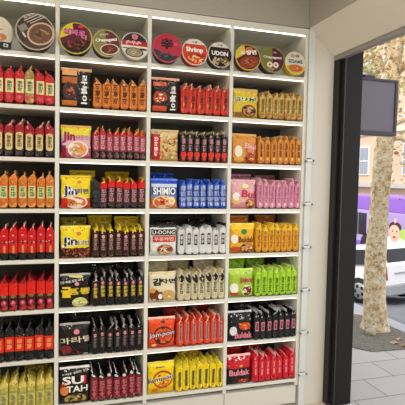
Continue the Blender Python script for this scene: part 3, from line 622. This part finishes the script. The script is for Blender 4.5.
make_bowl(bn, 'olive and plum noodle bowl with two pale round pieces on its lid', 1.2505, .062, .08, R(0), R(0), '#3c2430', '#8c8850', '#747434', [('p', half('right'), '#541c38'), ('t', 'Chapagetti', 0, .16, 1.6, .3, '#2a181c', 0, .08), ('t', 'Chapagetti', 0, .16, 1.55, .25, '#e8e0d4', 0, .03), ('t', '짜파', .2, .56, .3, .12, '#e0d8c0'), ('e', -.24, -.4, .24, .22, '#e4d8c0'), ('e', .26, -.4, .24, .22, '#e4d8c0'), ('e', -.24, -.4, .09, .08, '#7a3a30'), ('e', .26, -.4, .09, .08, '#7a3a30'), ('s', 0, -.72, .7, .14, ['#c8a888', '#7a4838'], 8, .1)])
make_bowl(bn, 'pale noodle bowl with green SESAME lettering and yellow rim, fourth bay', 1.407, .06, .0735, R(0), R(2), '#c8b040', '#cfc85a', '#cfccc0', [('p', half('foot'), '#cdae30'), ('t', 'SESAME', 0, .14, 1.45, .38, '#f0f0e0', 0, .09), ('t', 'SESAME', 0, .14, 1.4, .33, '#1c4a38', 0, .04), ('e', -.25, .6, .25, .16, '#b89898'), ('e', .2, .62, .2, .14, '#8a7a80'), ('b', 0, -.45, .7, .34, '#c88838', '#b86434', RED+['#e0a070'])])
zt = sz(1)+TH/2
mb = MB(); mb.box(-.032, .032, -.001, .001, 0, .038, mat('#1c1a1b', .4), .0006)
root = thing('price_card', 'small black card leaning below the cream noodle bowl', 'price card', (-.262, -.012, zt+.001), (R(-14), 0, R(8)))
mb.build('card', root); artwork('card_print', [('r', .006, .019, .022, .018, '#d0cec8'), ('e', .006, .019, .006, .005, '#1c1a1b')], lambda u, v, o: (u, -.001-o, v), root, random.Random(1))

# ------------------------------------------------------------------ the shop room
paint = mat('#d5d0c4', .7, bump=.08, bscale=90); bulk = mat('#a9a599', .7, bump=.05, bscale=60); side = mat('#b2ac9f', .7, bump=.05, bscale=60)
mb = MB(); mb.box(-2.6, 1.7, DEP, DEP+.12, 0, 3.0, paint); struct(mb.build('wall_back'))
mb = MB(); mb.box(-2.6, 1.51, .001, DEP-.001, sz(0)+.034, 2.98, bulk, .001)
struct(mb.build('wall_bulkhead'))
mb = MB(); mb.box(1.553, 1.70, 0, DEP, 0, 2.425, paint); struct(mb.build('wall_pier'))
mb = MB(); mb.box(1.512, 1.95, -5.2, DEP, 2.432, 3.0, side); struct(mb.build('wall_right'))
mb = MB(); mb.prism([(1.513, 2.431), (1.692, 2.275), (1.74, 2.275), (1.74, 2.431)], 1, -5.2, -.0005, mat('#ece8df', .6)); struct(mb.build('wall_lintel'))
mb = MB(); mb.box(1.70, 1.95, -5.2, -2.6, 0, 2.275, paint); struct(mb.build('wall_front_right'))
mb = MB(); mb.box(-2.72, -2.6, -5.2, DEP+.12, 0, 3.0, paint); struct(mb.build('wall_left'))
mb = MB(); mb.box(-2.72, 1.95, -5.32, -5.2, 0, 3.0, paint); struct(mb.build('wall_front'))
mb = MB(); mb.box(-2.72, 1.95, -5.32, DEP+.12, 3.0, 3.1, mat('#d8d4cc', .8)); struct(mb.build('ceiling'))
mb = MB(); mb.box(-2.72, 1.84, -5.32, DEP+.12, -.22, 0, mat('#cfc2ae', .4, bump=.05, bscale=8, var=.08, vscale=3)); struct(mb.build('floor'))
mb = MB(); mb.box(-.5, -2.6, .0, DEP, 0, 2.43, white); struct(mb.build('wall_shelf_side'))
# door: recess, dark post, head track
blk = mat('#101012', .5); char = mat('#1b1719', .6, bump=.02, bscale=30, spec=.25); grey = mat('#9a9690', .45, .2)
door = bpy.data.objects.new('door_1', None); COL.objects.link(door); struct(door)
mb = MB(); mb.box(1.701, 1.722, -.05, .2, 0, 2.274, blk, .002); mb.build('door_jamb', door)
mb = MB(); mb.box(1.737, 1.862, -.08, .2, .004, 2.7, char, .003); mb.box(1.722, 1.737, -.08, .2, .004, 2.245, char); mb.build('door_post', door)
mb = MB(); mb.box(1.728, 1.736, -.086, -.08, .004, 2.262, mat('#373234', .4), .002); mb.build('door_trim', door)
mb = MB(); mb.box(1.697, 1.735, -2.6, -.002, 2.246, 2.2745, grey, .003)
mb.build('head_track', door)
mb = MB(); mb.box(1.71, 1.84, -2.6, -.09, .0005, .004, mat('#8a857c', .4, .5)); mb.build('threshold', door)

# ------------------------------------------------------------------ outside
pave = bpy.data.materials.new('paving'); pave.use_nodes = True
nt = pave.node_tree; bs = nt.nodes['Principled BSDF']; L = nt.links.new
tc = nt.nodes.new('ShaderNodeTexCoord'); br = nt.nodes.new('ShaderNodeTexBrick'); L(tc.outputs['Object'], br.inputs['Vector'])
br.inputs['Scale'].default_value = 1; br.inputs['Brick Width'].default_value = .62; br.inputs['Row Height'].default_value = .31; br.inputs['Mortar Size'].default_value = .006
br.inputs['Color1'].default_value = lin('#b3adab'); br.inputs['Color2'].default_value = lin('#a8a2a0'); br.inputs['Mortar'].default_value = lin('#7c7775')
L(br.outputs['Color'], bs.inputs['Base Color']); bs.inputs['Roughness'].default_value = .75
mb = MB(); mb.box(1.84, 3.70, -6, 9, -.32, -.2, pave); struct(mb.build('sidewalk'))
mb = MB(); mb.box(3.705, 3.93, -6, 9, -.5, -.205, mat('#a4a6ac', .7, bump=.1, bscale=40), .015); struct(mb.build('kerb'))
def road_z(x, y):
    k = min(max((x-9.2)/1.6, 0), 1); k = k*k*(3-2*k); yy = min(max(y, 4), 14)
    low = -1.38-.16*(yy-6.15)*(1-k)
    g = min(max((x-3.93)/2.2, 0), 1); return -.32*(1-g)+low*g
gx = [3.93, 4.5, 5.1, 5.7, 6.13, 7, 8, 9.2, 9.6, 10, 10.4, 10.8, 14, 20, 26]; gy = [-6, 0, 4, 5, 6, 8, 10, 12, 14, 18, 30, 50]
mb = MB(); mb.add([(x, y, road_z(x, y)) for y in gy for x in gx], [[b*15+a, b*15+a+1, b*15+a+16, b*15+a+15] for b in range(11) for a in range(14)], mat('#75757a', .85, bump=.2, bscale=30, var=.15, vscale=2)); struct(mb.build('road'))
mb = MB()
n = 40; cx, cy = 3.36, 1.72
poly = [(cx+.44*math.copysign(abs(math.cos(2*math.pi*i/n))**.5, math.cos(2*math.pi*i/n))*(1+.05*noise.noise((i*.6, 1, 0)))-.1, cy+.6*math.copysign(abs(math.sin(2*math.pi*i/n))**.5, math.sin(2*math.pi*i/n))*(1+.06*noise.noise((i*.5, 5, 0)))) for i in range(n)]
poly = [(min(x, 3.69), y) for x, y in poly]
mb.prism(poly, 2, -.21, -.19, mat('#7d776c', .9, bump=.9, bscale=90, var2='#5c564c', vscale=60)); o = mb.build('gravel_bed'); o['kind'] = 'structure'

bark = bpy.data.materials.new('bark'); bark.use_nodes = True
nt = bark.node_tree; bs = nt.nodes['Principled BSDF']; L = nt.links.new; bs.inputs['Roughness'].default_value = .85
tc = nt.nodes.new('ShaderNodeTexCoord'); n1 = nt.nodes.new('ShaderNodeTexNoise'); n1.inputs['Scale'].default_value = 17; n1.inputs['Detail'].default_value = 5
L(tc.outputs['Object'], n1.inputs['Vector']); cr = nt.nodes.new('ShaderNodeValToRGB'); e = cr.color_ramp.elements
e[0].position = .34; e[0].color = lin('#98805e'); e[1].position = .7; e[1].color = lin('#d8cab0')
for p_, c_ in ((.44, '#bda17a'), (.5, '#cbb592'), (.58, '#bdb498'), (.62, '#d6cab2')): k_ = e.new(p_); k_.color = lin(c_)
L(n1.outputs['Fac'], cr.inputs[0])
n3 = nt.nodes.new('ShaderNodeTexNoise'); n3.inputs['Scale'].default_value = 46; n3.inputs['Detail'].default_value = 2; L(tc.outputs['Object'], n3.inputs['Vector'])
mr = nt.nodes.new('ShaderNodeMapRange'); mr.inputs[1].default_value = .61; mr.inputs[2].default_value = .67; L(n3.outputs['Fac'], mr.inputs[0])
mx = nt.nodes.new('ShaderNodeMix'); mx.data_type = 'RGBA'; L(mr.outputs[0], mx.inputs[0]); L(cr.outputs[0], mx.inputs[6]); mx.inputs[7].default_value = lin('#5c4a34'); L(mx.outputs[2], bs.inputs['Base Color'])
bp = nt.nodes.new('ShaderNodeBump'); bp.inputs['Strength'].default_value = .6; bp.inputs['Distance'].default_value = .02; L(n3.outputs['Fac'], bp.inputs['Height']); L(bp.outputs['Normal'], bs.inputs['Normal'])

tree = thing('plane_tree', 'mottled-bark street tree with autumn leaves growing beside the kerb', 'tree', (3.456, 1.745, -.2))
def rel(p): return (p[0]-3.456, p[1]-1.745, p[2]+.2)
tp = [(3.456, 1.745, -.23), (3.456, 1.745, -.17), (3.452, 1.75, -.08), (3.449, 1.765, .13), (3.455, 1.78, .4), (3.463, 1.792, .7), (3.48, 1.8, 1.0), (3.499, 1.812, 1.27), (3.52, 1.82, 1.55), (3.545, 1.829, 1.84), (3.577, 1.829, 2.05), (3.6, 1.84, 2.35), (3.62, 1.85, 2.64), (3.67, 1.856, 3.04), (3.72, 1.87, 3.55), (3.75, 1.9, 4.1)]
tr = [.2, .175, .148, .132, .126, .124, .12, .115, .112, .108, .108, .106, .1, .095, .09, .07]
mb = MB(); mb.tube([rel(p) for p in tp], [q*.92 for q in tr], bark, 22, wob=.13); mb.build('trunk', tree)
brs = []
rng = random.Random(5)
for (z, ang, ln) in ((2.3, 200, 1.3), (2.6, 80, 1.4), (2.9, -20, 1.4), (3.1, 150, 1.5), (3.5, 250, 1.4), (3.6, 20, 1.3), (4.0, 110, 1.2), (4.0, 300, 1.2), (2.5, 300, 1.1)):
    i = min(range(len(tp)), key=lambda q: abs(tp[q][2]-z)); s = Vector(tp[i]); d = Vector((math.cos(R(ang)), math.sin(R(ang)), .55)); pts = []
    for q in range(6): pts.append(rel(s+d*(ln*q/5)+Vector((0, 0, .12*math.sin(q*1.3)))))
    mb = MB(); mb.tube(pts, [.045*(1-q*.16) for q in range(6)], bark, 10, wob=.1); mb.build('branch', tree); brs.append(pts)
for pts in ([(3.58, 1.83, 2.1), (3.8, 1.76, 2.2), (4.0, 1.68, 2.15), (4.15, 1.6, 1.95), (4.2, 1.56, 1.7), (4.2, 1.52, 1.5)], [(3.55, 1.83, 1.95), (3.75, 1.8, 1.98), (3.95, 1.76, 1.85), (4.05, 1.7, 1.65), (4.08, 1.68, 1.5), (4.08, 1.66, 1.4)]):
    pts = [rel(p) for p in pts]; mb = MB(); mb.tube(pts, [.03, .025, .02, .014, .01, .006], bark, 10); mb.build('branch', tree); brs += [pts]
leafc = [mat(c, .6) for c in ('#bcb478', '#ccb484', '#a0a468', '#d4b088', '#b8946c', '#dcd4ac', '#949a60')]
mb = MB()
for i in range(7000):
    pts = rng.choice(brs); c = Vector(pts[rng.randrange(1, 6)])+Vector((rng.gauss(0, .27), rng.gauss(0, .27), rng.gauss(0, .3)))
    if c.z-.2 < (1.25 if c.x > .42 else 2.2): continue
    a = Vector((rng.gauss(0, 1), rng.gauss(0, 1), rng.gauss(0, .6))).normalized(); b_ = a.cross(Vector((rng.gauss(0, 1), rng.gauss(0, 1), rng.gauss(0, 1)))).normalized(); n_ = a.cross(b_)
    l = rng.uniform(.018, .042); w = l*.75
    mb.add([c-a*l, c-a*.2*l+b_*w*.9+n_*.006, c+b_*w*.45+a*.5*l, c+a*l-n_*.008, c-b_*w*.45+a*.5*l, c-a*.2*l-b_*w*.9+n_*.006], [[0, 1, 2, 3], [0, 3, 4, 5]], rng.choice(leafc))
fo = mb.build('foliage', tree); fo['kind'] = 'stuff'
# stone and fallen leaves at the foot
bm = bmesh.new(); bmesh.ops.create_icosphere(bm, subdivisions=3, radius=1)
for v in bm.verts:
    k = 1+.25*noise.noise(v.co*1.7); v.co = Vector((v.co.x*.055*k, v.co.y*.05*k, max(v.co.z, -.5)*.05*k))
mb = MB(); mb.bm(bm, mat('#a8a08c', .85, bump=.4, bscale=40), True); o = mb.build('stone', None, (3.27, 1.57, -.166)); tag(o, 'pale rough stone lying against the foot of the street tree', 'stone')
for i, (x, y, c, lab) in enumerate(((3.33, 1.28, '#b89468', 'larger tan fallen leaf on the gravel right of the tree foot'), (3.46, 1.36, '#c8a080', 'pale fallen leaf on the gravel nearest the kerb'), (3.36, 1.19, '#a87c50', 'brown fallen leaf on the gravel edge nearest the paving'))):
    mb = MB(); s = .05 if i == 0 else .035; pts = []
    for k in range(14):
        t = 2*math.pi*k/14; q = s*(1 if k % 2 else .62); pts.append((q*math.cos(t), q*math.sin(t), .008+.006*math.sin(3*t)))
    mb.add([(0, 0, .004)]+pts+[(0, 0, .002)]+[(p[0], p[1], p[2]-.002) for p in pts], [[0, 1+k, 1+(k+1) % 14] for k in range(14)]+[[15, 16+(k+1) % 14, 16+k] for k in range(14)], mat(c, .7))
    o = mb.build('fallen_leaf', None, (x, y, -.189 if x < 3.69 else -.2)); tag(o, lab, 'leaf', 'fallen leaves by the tree')

# hanging blade sign on the shop front
sg = thing('hanging_sign', 'blank grey square blade sign in a dark frame hanging outside the doorway', 'sign', (0, 0, -.022))
sy = .62; dk = mat('#3a3540', .5)
mb = MB(); mb.box(2.12, 2.655, sy-.03, sy+.03, 1.912, 2.315, mat('#6c6671', .6)); mb.build('sign_panel', sg)
for (a, b_, c, d) in ((2.10, 2.68, 2.315, 2.335), (2.10, 2.68, 1.878, 1.912), (2.655, 2.68, 1.912, 2.315), (2.10, 2.12, 1.912, 2.315)):
    mb = MB(); mb.box(a, b_, sy-.04, sy+.04, c, d, dk, .003); mb.build('sign_frame', sg)
mb = MB(); mb.tube([(1.95, sy, 2.355), (2.44, sy, 2.355)], .012, dk); mb.box(2.36, 2.46, sy-.03, sy+.03, 2.334, 2.362, dk, .008); mb.build('sign_bracket', sg)
# exterior face of the shop building beyond the doorway
mb = MB(); mb.box(1.70, 1.95, DEP, 1.6, -.2, 3.6, mat('#8a8480', .7)); struct(mb.build('wall_exterior'))

# parked white car, rear towards us
car = thing('parked_car', 'white car parked beyond the tree with its tail facing the shop', 'car', (7.24, 6.15, -1.385), (R(-9), 0, R(13)))
wp = mat('#d4d4d6', .25, spec=.6); glass = mat('#1c1d20', .25, spec=.3); rub = mat('#1a1a1b', .8); bum = mat('#8a8c90', .5)
CW, CL = 1.75, 4.3
prof = [(.0, .42), (.0, .92), (.06, 1.0), (.2, 1.33), (.35, 1.38), (1.9, 1.4), (2.2, 1.36), (2.85, .98), (3.95, .88), (4.28, .72), (4.3, .35), (4.15, .22)]
def arch(c0): return [(c0+.37*math.cos(t), .24+.40*math.sin(t)) for t in [math.pi*k/8 for k in range(9)]]
low = [(q[0], max(q[1], .22)) for q in arch(3.45)]+[(q[0], max(q[1], .22)) for q in arch(.82)]+[(.12, .24)]
bm = bmesh.new(); pl = prof+low
va = []; vb = []
for (y, z) in pl:
    ins = .0 if z < .95 else (z-.95)*.28
    va.append(bm.verts.new((ins, y, z))); vb.append(bm.verts.new((CW-ins, y, z)))
bm.faces.new(va); bm.faces.new(vb[::-1])
for i in range(len(pl)): j = (i+1) % len(pl); bm.faces.new([va[j], va[i], vb[i], vb[j]])
bmesh.ops.recalc_face_normals(bm, faces=bm.faces[:]); mb = MB(); mb.bm(bm, wp); mb.build('body', car)
def quad(nm, pts, m, th=.012, nrm=(-1, 0, 0)):
    mb = MB(); n_ = Vector(nrm)*th; vs = [Vector(p) for p in pts]; k = len(vs)
    mb.add(vs+[v+n_ for v in vs], [list(range(k))[::-1], [k+i for i in range(k)]]+[[i, (i+1) % k, k+(i+1) % k, k+i] for i in range(k)], m); return mb.build(nm, car)
def sx(z): return max(0, (z-.95)*.28)
quad('side_window', [(sx(.96), .32, .96), (sx(1.3), .48, 1.3), (sx(1.32), 1.1, 1.32), (sx(.96), 1.12, .96)], glass)
quad('side_window', [(sx(.96), 1.2, .96), (sx(1.32), 1.18, 1.32), (sx(1.31), 2.05, 1.31), (sx(.96), 2.55, .96)], glass)
quad('rear_window', [(.17, .058, .985), (CW-.17, .058, .985), (CW-.22, .182, 1.29), (.22, .182, 1.29)], glass, .012, (0, -.93, .37))
mb = MB(); mb.box(-.02, CW+.02, -.1, .12, .24, .48, bum, .03); mb.build('bumper', car)
mb = MB(); mb.box(.62, 1.14, -.116, -.1, .3, .42, mat('#e0e0dc', .5), .004); pl_ = mb.build('number_plate', car)
for x in (.0, CW-.1):
    mb = MB(); mb.box(x+(.05 if x else 0), x+(.1 if x else .05), -.02, .03, .6, .9, mat('#8c2020', .3), .01); mb.build('tail_light', car)
mb = MB(); mb.box(.3, 1.45, -.025, .0, .72, .75, bum, .005); mb.build('boot_trim', car)
mb = MB(); mb.box(-.006, .004, 1.14, 1.16, .35, 1.3, bum); mb.build('door_seam', car)
for (x, y) in ((0, .82), (0, 3.45), (CW-.2, .82), (CW-.2, 3.45)):
    w = bpy.data.objects.new('wheel', None); COL.objects.link(w); w.parent = car; w.location = (x+.1, y, .31)
    mb = MB(); ring = [(.3*math.cos(t), .3*math.sin(t)) for t in [2*math.pi*k/24 for k in range(24)]]
    mb.tube([(-.09, 0, 0), (-.105, 0, 0), (.105, 0, 0), (.09, 0, 0)], [.27, .31, .31, .27], rub, 28); mb.build('tyre', w)
    mb = MB(); sd = -1 if x == 0 else 1
    mb.tube([(sd*.09, 0, 0), (sd*.112, 0, 0)], [.21, .19], mat('#a8a8a6', .35, .6), 24)
    for k in range(5):
        t = 2*math.pi*k/5; mb.tube([(sd*.113, .12*math.cos(t), .12*math.sin(t)), (sd*.116, .12*math.cos(t), .12*math.sin(t))], .045, rub, 10)
    mb.build('hub_cap', w)

# purple bus with an advertisement
bus = thing('purple_bus', 'purple bus with a baby-face advertisement standing behind the white car', 'bus', (11.5, 0, -1.38))
pur = mat('#8a5cc0', .35); lav = mat('#b49cd8', .4); dark = mat('#2c2830', .2, spec=.7)
Y0, Y1 = 5.0, 14.7
mb = MB(); mb.box(0, 2.5, Y0, Y1, .35, 2.3, lav, .08); mb.build('body', bus)
mb = MB(); mb.box(-.012, 2.512, Y0-.01, Y1+.01, 1.72, 2.31, pur, .06); mb.build('roof_band', bus)
mb = MB(); mb.box(-.01, 0, Y0+.1, Y1-.1, .3, .5, pur); mb.build('skirt', bus)
for y in (Y1-1.9, Y0+.3, Y0+1.6, Y0+2.9):
    mb = MB(); mb.box(-.02, 0, y, y+1.0, .75, 1.62, dark, .01); w = mb.build('window', bus)
    mb = MB(); mb.box(-.03, -.02, y+.47, y+.53, .75, 1.62, mat('#706878', .4)); mb.build('window_bar', bus)
mb = MB(); mb.box(.3, 2.2, 7.5, 10.9, 2.32, 2.62, mat('#d0d0d4', .6), .04); mb.build('roof_unit', bus)
mb = MB(); mb.box(-.016, 0, 9.6, 12.5, .55, 1.7, mat('#a890c8', .4)); ad = mb.build('advert_panel', bus)
AD = [('r', .55, .35, .9, .55, '#a8cc60'), ('e', 0, .0, .62, .3, '#f0eef0'), ('e', -.02, .42, .26, .34, '#e8b49c'), ('e', -.0, .66, .28, .2, '#4a2e26'), ('e', -.02, .5, .23, .24, '#ecbca4'), ('e', .0, .9, .06, .1, '#e8b49c'),
      ('e', -.11, .5, .035, .03, '#2a1c1c'), ('e', .08, .5, .035, .03, '#2a1c1c'), ('e', -.02, .41, .03, .03, '#d89884'), ('e', -.02, .28, .08, .045, '#b84c4c'), ('e', -.27, .45, .05, .08, '#e0a890'), ('e', .23, .45, .05, .08, '#e0a890')]
artwork('advert_print', AD, lambda u, v, o: (-.016-o*6, 11.15-u*1.15, .62+v*.95), ad, random.Random(2), .5)
for y in (Y0+1.6, Y1-2.0):
    mb = MB(); mb.tube([(-.02, y, .42), (.3, y, .42)], .42, rub, 24); mb.build('wheel', bus)

# building across the street
bd = thing('street_building', 'cream multi-storey building with grey windows across the street', 'building', (22, 0, -1.38))
mb = MB(); mb.box(0, 6, 8, 46, 0, 15, mat('#d2b49c', .8, var=.08, vscale=.4)); mb.build('facade', bd)
mb = MB(); mb.box(-.5, 0, 8, 46, 2.45, 2.75, mat('#b8b4b0', .7)); mb.build('awning', bd)
mb = MB(); mb.box(-.15, 0, 8, 46, 6.3, 6.6, mat('#e0cdb8', .8)); mb.build('cornice', bd)
wf = mat('#e4dcd4', .6); wg = mat('#8a92a0', .2)
for zi in range(4):
    for yi in range(9):
        y = 17.5+yi*2.35; z = 3.4+zi*3.1
        mb = MB(); mb.box(-.1, .02, y-.08, y+1.08, z-.08, z+2.08, wf, .01); fr = mb.build('window', bd)
        mb = MB(); mb.box(-.13, -.1, y+.03, y+.48, z+.03, z+.95, wg); mb.box(-.13, -.1, y+.54, y+.97, z+.03, z+.95, wg); mb.box(-.13, -.1, y+.03, y+.48, z+1.05, z+1.97, wg); mb.box(-.13, -.1, y+.54, y+.97, z+1.05, z+1.97, wg); mb.build('pane', fr)

# ------------------------------------------------------------------ light, sky, camera
w = bpy.data.worlds.new('sky'); S.world = w; w.use_nodes = True; nt = w.node_tree
bg = nt.nodes['Background']; bg.inputs['Strength'].default_value = 1.85
tc = nt.nodes.new('ShaderNodeTexCoord'); sp = nt.nodes.new('ShaderNodeSeparateXYZ'); nt.links.new(tc.outputs['Generated'], sp.inputs[0])
cr = nt.nodes.new('ShaderNodeValToRGB'); cr.color_ramp.elements[0].color = (.95, .93, .9, 1); cr.color_ramp.elements[1].color = (.85, .92, 1, 1)
nt.links.new(sp.outputs['Z'], cr.inputs[0]); nt.links.new(cr.outputs[0], bg.inputs['Color'])
def sun(rot, e, ang, col=(1, .94, .84)):
    l = bpy.data.lights.new('sun', 'SUN'); l.energy = e; l.angle = R(ang); l.color = col; o = bpy.data.objects.new('sun', l); COL.objects.link(o); o.rotation_euler = rot
sun((R(48), 0, R(-58)), 2.8, 12)
for i, (x, y, e) in enumerate(((-1.0, -1.7, 20), (.6, -1.7, 20), (-1.0, -3.6, 23), (.6, -3.6, 23))):
    t = thing('ceiling_light', 'square white ceiling light panel ' + ['over the left of the shelves', 'over the right of the shelves', 'at the far left of the shop', 'at the far right of the shop'][i], 'ceiling light', (x, y, 2.94), group='ceiling light panels')
    mb = MB(); mb.box(-.32, .32, -.32, .32, .03, .06, mat('#d8d8d8', .5), .004); mb.build('frame', t)
    mb = MB(); mb.box(-.29, .29, -.29, .29, .024, .03, mat('#fff8ee', .5, emit=2.)); mb.build('diffuser', t)
    l = bpy.data.lights.new('panel lamp', 'AREA'); l.shape = 'SQUARE'; l.size = .56; l.energy = e; l.color = (1, .977, .93)
    o = bpy.data.objects.new('panel lamp', l); COL.objects.link(o); o.location = (x, y, 2.955)

cam = bpy.data.cameras.new('camera'); co = bpy.data.objects.new('camera', cam); COL.objects.link(co); S.camera = co
yw, pt, rl = .2984, -.0525, .0206
fw = Vector((math.sin(yw)*math.cos(pt), math.cos(yw)*math.cos(pt), math.sin(pt))); ri = Vector((math.cos(yw), -math.sin(yw), 0)); up = ri.cross(fw)
r2 = ri*math.cos(rl)+up*math.sin(rl); u2 = up*math.cos(rl)-ri*math.sin(rl)
M = Matrix((r2, u2, -fw)).transposed().to_4x4(); M.translation = Vector((.0139, -2.6624, 1.4769)); co.matrix_world = M
cam.sensor_width = 36; cam.lens = 465.6/405*36; cam.clip_start = .05; cam.clip_end = 200
S.view_settings.view_transform = 'Standard'; S.view_settings.look = 'None'; S.view_settings.gamma = 1; S.view_settings.exposure = 0; S.view_settings.use_curve_mapping = False
